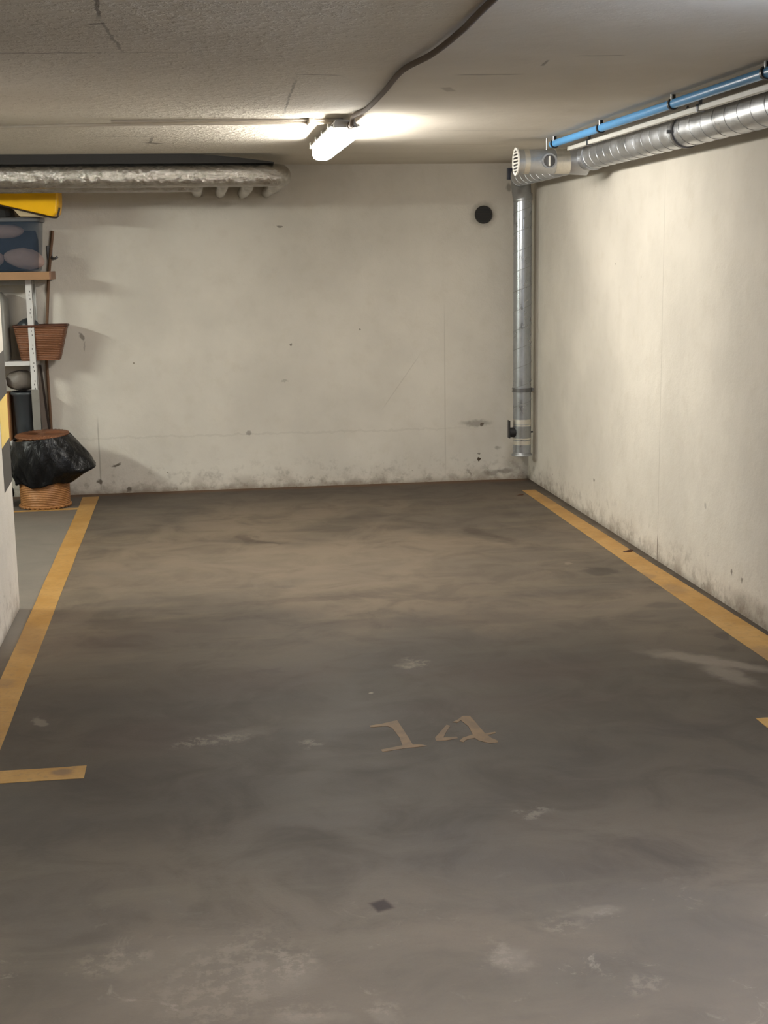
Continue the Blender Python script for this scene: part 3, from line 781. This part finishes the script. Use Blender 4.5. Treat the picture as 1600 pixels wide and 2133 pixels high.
tag(obj('gap_filler', bm, simple('dark_gap_filler', (34, 31, 29), 0.8), loc=(-1, FY, 2.24)), 'added dark filler between the ceiling and the top of the thick foil-wrapped pipe', 'filler')
for i, x in enumerate((.205, .365, .53)):
    P = [(x, FY + .02, FZ + .01), (x, FY + .05, FZ - .02), (x, FY + .10, 2.122), (x, FY + .16, 2.108), (x, FY + .26, 2.106), (x, YB - .001, 2.106)]
    part('branch_stub', lambda bm: tube(bm, spline(P, 4), .036 if i != 1 else .040, 20, ring_fn=foil_fn), MAT['foil'], main)

# ---------------------------------------------------------------- shelving on the left and what is on it
SY0, SY1 = 9.68, 9.905
SXR, SXL = -1.094, -1.97
shelf = thing('shelving_unit', 'white slotted-angle shelving unit against the back wall on the left', 'shelving', (-1.5, 9.68, 0))
def angle(bm, x, y, sx, sy, z0=0.0, z1=1.532):
    a, b = sorted((x, x + sx * .044)); box(bm, a, b, min(y, y + sy * .003), max(y, y + sy * .003), z0, z1)
    c, d = sorted((y, y + sy * .038)); box(bm, min(x, x + sx * .003), max(x, x + sx * .003), c, d, z0, z1)
    k = z0 + .06; q = 0
    while k < z1 - .03:
        for dz in (0, .028, .052):
            if q % 1 == 0:
                xx = x + sx * (.020 + (.003 if dz == .028 else -.002))
                box(bm, xx - .0022, xx + .0022, y - sy * .0006, y + sy * .001, k + dz - .007, k + dz + .005, mi=1)
        k += .122; q += 1
for (x, sx) in ((SXR, -1), (SXL, 1)):
    for (y, sy) in ((SY0, 1), (SY1, -1)):
        part('post', lambda bm: angle(bm, x, y, sx, sy), [MAT['steel_white'], MAT['hole']], shelf)
def shelf_level(z, mat):
    def f(bm):
        box(bm, SXL + .003, SXR - .045, SY0 - .002, SY0 + .001, z - .030, z)
        box(bm, SXL + .003, SXR - .003, SY0 + .001, SY1 - .001, z - .004, z)
        box(bm, SXR - .007, SXR - .003, SY0 + .004, SY1 - .001, z - .030, z)
    return part('shelf_panel', f, mat, shelf)
shelf_level(1.530, MAT['steel_grey']); shelf_level(.980, MAT['steel_white']); shelf_level(.43, MAT['steel_white'])
def splice(bm):
    box(bm, SXR - .047, SXR + .006, SY0 - .007, SY0 - .001, .42, .785)
    tube(bm, [(SXR - .012, SY0 - .004, .71), (SXR - .012, SY0 - .014, .71)], .009, 12)
    tube(bm, [(SXR - .030, SY0 - .004, .755), (SXR - .030, SY0 - .010, .755)], .006, 12)
part('splice_plate', splice, MAT['steel_grey'], shelf, bevel=0.003)
# laminate board laid on top
tb = thing('shelf_board', 'beech laminate board laid on top of the shelving unit', 'board', (-1.5, 9.65, 1.532))
part('panel', lambda bm: box(bm, -2.0, -.962, 9.56, 9.88, 1.532, 1.585), MAT['board'], tb, bevel=0.002)
part('edge_band', lambda bm: box(bm, -.962, -.952, 9.56, 9.88, 1.532, 1.585), MAT['board_edge'], tb)

def rrect(cx, cy, hx, hy, z, r, n=6, tz=lambda x, y: 0):
    out = []
    for (sx, sy, a0) in ((1, 1, 0), (-1, 1, PI / 2), (-1, -1, PI), (1, -1, 3 * PI / 2)):
        for i in range(n):
            a = a0 + (PI / 2) * i / (n - 1)
            x = cx + sx * (hx - r) + r * math.cos(a); y = cy + sy * (hy - r) + r * math.sin(a)
            out.append((x, y, z + tz(x, y)))
    return out
# clouded plastic bin on the board
bcx, bcy = -1.295, 9.715
binr = thing('storage_bin', 'clouded blue plastic storage bin on the beech board', 'storage bin', (bcx, bcy, 1.585))
def binb(bm):
    rs = [rrect(bcx, bcy, .255, .120, 1.586, .03), rrect(bcx, bcy, .262, .126, 1.60, .03), rrect(bcx, bcy, .285, .145, 1.935, .03)]
    loft(bm, rs, True, False)
    rs = [rrect(bcx, bcy, .281, .141, 1.935, .03), rrect(bcx, bcy, .258, .122, 1.602, .03), rrect(bcx, bcy, .250, .115, 1.59, .03)]
    loft(bm, rs, False, True)
part('tub', binb, MAT['bin_blue'], binr)
part('rim', lambda bm: loft(bm, [rrect(bcx, bcy, .287, .147, 1.915, .03), rrect(bcx, bcy, .295, .155, 1.920, .03), rrect(bcx, bcy, .295, .155, 1.942, .03), rrect(bcx, bcy, .279, .139, 1.942, .03), rrect(bcx, bcy, .279, .139, 1.915, .03)], False, False),
     simple('grey_blue_rim', (92, 94, 98), 0.35), binr)
def blobmesh(bm, c, rx, ry, rz, seed, n=20, m=12, amp=.12, rot=0.0):
    rnd = random.Random(seed); ph = [rnd.uniform(0, 6.28) for _ in range(6)]
    rs = []
    for j in range(1, m):
        th = PI * j / m; r = []
        for k in range(n):
            a = 2 * PI * k / n
            d = 1 + amp * (math.sin(3 * a + ph[0] + 2 * th) * .5 + math.sin(5 * a + ph[1]) * .25 + math.sin(4 * th + ph[2]) * .3)
            x, y, z = math.sin(th) * math.cos(a) * d * rx, math.sin(th) * math.sin(a) * d * ry, -math.cos(th) * d * rz
            r.append((c[0] + x * math.cos(rot) - z * math.sin(rot), c[1] + y, c[2] + x * math.sin(rot) + z * math.cos(rot)))
        rs.append(r)
    loft(bm, rs)
bm = bmesh.new(); blobmesh(bm, (-1.125, 9.655, 1.672), .135, .048, .068, 3, amp=.1, rot=-.16)
tag(obj('cloth_bundle', bm, MAT['pink_cloth'], loc=(-1.12, 9.6, 1.62)), 'dusty pink cloth bundle at the bottom right inside the clouded bin', 'cloth')
bm = bmesh.new(); blobmesh(bm, (-1.375, 9.65, 1.672), .115, .045, .058, 5, amp=.1)
tag(obj('cloth_bundle', bm, MAT['pink_cloth'], loc=(-1.36, 9.6, 1.62)), 'dusty pink cloth bundle at the bottom of the clouded bin, by the frame edge', 'cloth')
bm = bmesh.new(); blobmesh(bm, (-1.25, 9.665, 1.855), .13, .045, .045, 8, amp=.07)
tag(obj('cloth_bundle', bm, MAT['pink_cloth'], loc=(-1.22, 9.6, 1.83)), 'pinkish cloth bundle higher up inside the clouded bin', 'cloth')
bm = bmesh.new(); loft(bm, [rrect(-1.28, 9.778, .225, .055, 1.603, .04), rrect(-1.28, 9.778, .235, .058, 1.70, .05), rrect(-1.28, 9.778, .235, .058, 1.80, .05), rrect(-1.28, 9.778, .22, .05, 1.86, .04)])
tag(obj('folded_clothes', bm, MAT['navy'], loc=(-1.24, 9.7, 1.6)), 'dark navy folded clothes filling the clouded bin', 'clothes')
# yellow bag on top of it
yb = thing('yellow_bag', 'glossy yellow zipped bag with dark piping on top of the clouded bin', 'bag', (-1.12, 9.62, 1.95))
def ybag(bm):
    # outline in the X-Z plane
    fr = [(-1.55, 2.262), (-1.535, 2.276), (-1.20, 2.205), (-.875, 2.142), (-.862, 2.125), (-.864, 2.03), (-.874, 1.966), (-.902, 1.940), (-1.10, 1.988), (-1.52, 2.090), (-1.545, 2.105)]
    cx = -1.18; cz = 2.09
    rs = []
    for y, k in ((9.445, .955), (9.455, .99), (9.47, 1.0), (9.70, 1.0), (9.72, .97)):
        rs.append([(cx + (a - cx) * k, y, cz + (b - cz) * k) for a, b in fr])
    loft(bm, rs, smooth=False)
part('shell', ybag, MAT['yellow_bag'], yb, bevel=0.004)
part('piping', lambda bm: tube(bm, spline([(-1.52, 9.462, 2.087), (-1.10, 9.462, 1.984), (-.902, 9.462, 1.936), (-.872, 9.462, 1.962), (-.861, 9.462, 2.0)], 6), .0058, 8), MAT['bag_piping'], yb)
def prop(bm):
    rs = []
    for k, (y, sc) in enumerate(((9.60, .8), (9.615, 1), (9.80, 1), (9.82, .8))):
        rs.append([(-1.38 + (a + 1.38) * sc, y, 1.943 + (b - 1.943) * sc) for a, b in ((-1.58, 1.943), (-1.20, 1.943), (-1.19, 1.955), (-1.20, 2.005), (-1.30, 2.032), (-1.45, 2.068), (-1.57, 2.092), (-1.59, 2.05))])
    loft(bm, rs, smooth=False)
bm = bmesh.new(); prop(bm)
tag(obj('black_bag', bm, MAT['black'], loc=(-1.38, 9.7, 1.943), bevel=0.006), 'flat black bag lying on the clouded bin under the raised end of the yellow bag', 'bag')
bm = bmesh.new(); loft(bm, [[(-1.19, 9.48, 1.985), (-1.06, 9.47, 1.958), (-.96, 9.47, 1.943), (-.96, 9.68, 1.943), (-1.19, 9.68, 1.985)], [(-1.185, 9.49, 2.0), (-1.06, 9.48, 1.97), (-.955, 9.48, 1.945), (-.955, 9.67, 1.95), (-1.185, 9.67, 2.0)]], smooth=False)
bm.clear()
loft(bm, [[(-1.17, y, 2.002), (-1.12, y, 1.945), (-1.05, y, 1.944), (-.97, y, 1.943), (-.95, y, 1.945), (-1.05, y, 1.968)] for y in (9.475, 9.69)], smooth=False)
tag(obj('folded_paper', bm, MAT['cream_cloth'], loc=(-1.07, 9.58, 1.945), bevel=0.002), 'folded cream cloth squeezed between the yellow bag and the clouded bin', 'cloth')

# rectangular wicker basket on the middle shelf
bk = thing('wicker_basket', 'reddish brown tapered wicker basket on the middle shelf, sticking out past the post', 'basket', (-1.05, 9.70, .981))
def wbasket(bm, inset=0.0):
    def rr(t, z):
        hx0, hx1 = .128, .178; hy0, hy1 = .078, .098
        hx = hx0 + (hx1 - hx0) * t - inset; hy = hy0 + (hy1 - hy0) * t - inset
        pts = rrect(-1.070 + .010 * t, 9.778, hx, hy, z, .03, 10)
        out = []
        for i, p in enumerate(pts):
            d = .0025 * math.sin(i * 2.2 + t * 40)
            out.append((p[0] + d, p[1] + d, p[2]))
        return out
    n = 26
    loft(bm, [rr(i / n, .981 + .235 * i / n) for i in range(n + 1)] + [[(a * .0 + b[0] - (b[0] + 1.045) * .04, b[1] - (b[1] - 9.778) * .04, b[2]) for a, b in zip([0] * 40, rr(1, 1.216))]] +
         [[(p[0] - (p[0] + 1.05) * .06, p[1] - (p[1] - 9.778) * .06, p[2]) for p in rr(.1, 1.0)]])
part('body', wbasket, MAT['wicker_red'], bk)
part('rim', lambda bm: tube(bm, rrect(-1.060, 9.778, .180, .100, 1.217, .035, 10) + [rrect(-1.060, 9.778, .180, .100, 1.217, .035, 10)[0]], .008, 8, cap=False), MAT['wicker_dark'], bk)
bm = bmesh.new(); blobmesh(bm, (-1.15, 9.79, 1.205), .075, .06, .065, 11)
tag(obj('dark_cap', bm, MAT['bucket'], loc=(-1.13, 9.72, 1.16)), 'dark folded cap in the wicker basket behind the white post', 'cap')
# pale container behind the upper left of the shelf
bm = bmesh.new(); loft(bm, [rrect(-1.375, 9.79, .09, .09, .981, .03), rrect(-1.375, 9.79, .095, .095, 1.0, .03), rrect(-1.375, 9.79, .095, .095, 1.40, .03), rrect(-1.375, 9.79, .06, .06, 1.45, .03)])
tag(obj('storage_canister', bm, MAT['steel_grey'], loc=(-1.345, 9.68, .98)), 'tall pale grey canister on the middle shelf next to the basket', 'canister')
# lower shelf
bm = bmesh.new(); loft(bm, [[(-1.200 + r * math.cos(a), 9.785 + r * math.sin(a), z) for a in [2 * PI * k / 28 for k in range(28)]] for r, z in ((.072, .431), (.088, .74), (.096, .745), (.096, .765), (.086, .765), (.07, .45))])
tag(obj('bucket', bm, MAT['bucket'], loc=(-1.165, 9.62, .43)), 'dark grey plastic bucket on the lower shelf behind the hamper', 'bucket')
bm = bmesh.new(); box(bm, -1.46, -1.300, 9.70, 9.89, .431, .760)
tag(obj('cardboard_box', bm, MAT['cardboard'], loc=(-1.35, 9.7, .43), bevel=0.003), 'brown cardboard box on the lower shelf by the pillar', 'box')
bm = bmesh.new(); blobmesh(bm, (-1.22, 9.80, .84), .10, .06, .07, 21)
tag(obj('rubbish_bag', bm, MAT['grey_bag'], loc=(-1.2, 9.74, .77)), 'crumpled grey bag on top of the bucket and cardboard box', 'bag')
bm = bmesh.new(); blobmesh(bm, (-1.365, 9.74, .83), .055, .05, .065, 23)
tag(obj('carrier_bag', bm, MAT['white_bag'], loc=(-1.33, 9.55, .78)), 'small white plastic bag on the cardboard box', 'bag')
def hang(bm):
    rs = []
    for z, hw in ((.62, .012), (.58, .022), (.50, .030), (.38, .040), (.27, .030)):
        rs.append([(-1.335 + hw * math.cos(a) + (.62 - z) * .06, 9.56 + .02 * math.sin(a), z + .006 * math.sin(3 * a)) for a in [2 * PI * k / 16 for k in range(16)]])
    loft(bm, rs)
bm = bmesh.new(); hang(bm)
tag(obj('carrier_bag', bm, MAT['white_bag'], loc=(-1.26, 9.46, .27)), 'limp white carrier bag hanging from the shelving left of the hamper', 'bag')
bm = bmesh.new(); blobmesh(bm, (-1.400, 9.52, .118), .115, .10, .105, 31, n=28, m=16, amp=.17)
tag(obj('rubbish_bag', bm, MAT['bag'], loc=(-1.33, 9.5, 0)), 'black rubbish bag on the floor between the pillar and the hamper', 'bag')

# sticks and boards leaning in the gap
bm = bmesh.new(); tube(bm, spline([(-1.04, 9.885, 0.0), (-1.045, 9.893, .6), (-1.047, 9.895, 1.0), (-1.035, 9.896, 1.18), (-1.0, 9.898, 1.55), (-.956, 9.900, 1.862)], 8), .0105, 10)
tag(obj('wooden_stick', bm, MAT['stick'], loc=(-1.04, 9.89, 0)), 'thin brown wooden stick standing upright against the back wall', 'stick')
hk = thing('wall_hook', 'small dark hook on the back wall holding the brown stick', 'hook', (-.965, YB, 1.67))
part('plate', lambda bm: box(bm, -1.005, -.965, YB - .012, YB, 1.665, 1.76), MAT['bracket'], hk, bevel=0.003)
part('prong', lambda bm: tube(bm, spline([(-.975, YB - .012, 1.69), (-.968, YB - .035, 1.675), (-.945, YB - .040, 1.672), (-.932, YB - .038, 1.685)], 4), .008, 8), MAT['bracket'], hk)
lb = thing('leaning_board', 'weathered grey board with a dark edge leaning between the shelving and the wall', 'board', (-1.06, 9.87, 0))
def lean(bm, xa, xb, ya, yb_):
    # quad leaning: bottom at (xa..xb), top shifted left
    lo = [(xa, ya, 0), (xb, ya, 0), (xb, yb_, 0), (xa, yb_, 0)]
    sh = .074
    hi = [(x - sh, y, .94) for x, y, _ in lo]
    loft(bm, [lo, hi], smooth=False)
part('panel', lambda bm: lean(bm, -1.060, -1.022, 9.845, 9.858), MAT['grey_board'], lb)
part('edge_strip', lambda bm: lean(bm, -1.022, -1.008, 9.843, 9.860), MAT['dark_edge'], lb)

# wicker hamper with a black bin liner
HX, HY, HR = -1.068, 9.492, .168
hamper = thing('wicker_hamper', 'round honey wicker hamper with lid standing on the floor, lined with a black bag', 'hamper', (HX, HY, 0))
def hbody(bm):
    n, m = 144, 64; rs = []
    for j in range(m + 1):
        z = .012 + .44 * j / m; r0 = HR - .004 + .010 * z / .45
        rs.append([(HX + (r0 + .0028 * math.sin(24 * 2 * PI * k / n + PI * j)) * math.cos(2 * PI * k / n),
                    HY + (r0 + .0028 * math.sin(24 * 2 * PI * k / n + PI * j)) * math.sin(2 * PI * k / n), z) for k in range(n)])
    loft(bm, rs)
part('body', hbody, MAT['wicker'], hamper)
def braid(z, r, mat, name):
    pts = [(HX + (r + .003 * math.sin(30 * a)) * math.cos(a), HY + (r + .003 * math.sin(30 * a)) * math.sin(a), z + .003 * math.cos(30 * a)) for a in [2 * PI * k / 180 for k in range(181)]]
    part(name, lambda bm: tube(bm, pts, .009, 8, cap=False), mat, hamper)
braid(.012, HR, MAT['wicker'], 'base_braid')
def lid(bm):
    n = 72; rs = []
    tilt = .10
    for r, z in ((.165, .472), (.178, .473), (.182, .479), (.178, .485), (.12, .488), (.03, .489)):
        rs.append([(HX + .004 + (r + .002 * math.sin(36 * 2 * PI * k / n)) * math.cos(2 * PI * k / n), HY + r * math.sin(2 * PI * k / n),
                    z + tilt * .35 * (r * math.cos(2 * PI * k / n)) + tilt * .55 * (r * math.sin(2 * PI * k / n)) + (.004 if k % 2 else 0) + .012) for k in range(n)])
    loft(bm, rs)
ld = part('lid', lid, MAT['wicker_red'], hamper); ld['label'] = 'reddish brown round lid'
def liner(bm):
    n = 120; m = 26; rs = []
    for j in range(m + 1):
        t = j / m; z = .478 - .315 * t; r = []
        for k in range(n):
            a = 2 * PI * k / n
            fl = .012 + .028 * math.sin(PI * min(1, t * 1.05)) 
            # flares out to the right hand side
            right = max(0, math.cos(a + .12)) ** 3.5
            fl += right * .155 * (min(t, .74) / .74) ** 1.15 * (1 - max(0, t - .74) * 3.2)
            wr = .006 * math.sin(9 * a + 7 * t) + .004 * math.sin(17 * a - 11 * t + 1) + .0015 * math.sin(31 * a + 15 * t)
            rr = HR + .012 + fl + wr * (.3 + t)
            zz = z + (.030 * right * t) + .012 * math.sin(5 * a + 1) * t - .02 * t * math.sin(a) * 0
            zz += .018 * math.cos(a) * (1 - t)
            r.append((HX + rr * math.cos(a), HY + rr * math.sin(a) * (.80 if math.sin(a) > 0 else 1), zz))
        rs.append(r)
    # tuck under, back to the basket
    rs.append([(HX + (p[0] - HX) * .93, HY + (p[1] - HY) * .93, p[2] + .004) for p in rs[-1]])
    loft(bm, rs, False, False)
    bmesh.ops.recalc_face_normals(bm, faces=bm.faces)
ln = part('bin_liner', liner, MAT['bag'], hamper); ln['label'] = 'shiny black plastic liner folded over the rim'

# ---------------------------------------------------------------- small litter
def leaf(x, y, s, rot, label):
    bm = bmesh.new(); n = 14; rs = []
    for sc, z in ((1, .001), (.9, .007 * s * 30), (.35, .012 * s * 30)):
        rs.append([(x + s * sc * (math.cos(a) * math.cos(rot) * 1.3 - math.sin(a) * .6 * math.sin(rot)) * (1 + .2 * math.sin(3 * a)),
                    y + s * sc * (math.cos(a) * math.sin(rot) * 1.3 + math.sin(a) * .6 * math.cos(rot)), z + .003 * math.sin(2 * a) * s * 30) for a in [2 * PI * k / n for k in range(n)]])
    loft(bm, rs)
    for v in bm.verts: v.co.z = max(v.co.z, 0)
    tag(obj('dry_leaf', bm, MAT['leaf'], loc=(x, y, 0)), label, 'leaf')
leaf(2.352, 7.24, .026, .3, 'curled dry brown leaf lying against the foot of the right wall')
leaf(2.20, 9.20, .018, .1, 'small dark leaf scrap on the floor near the far corner')
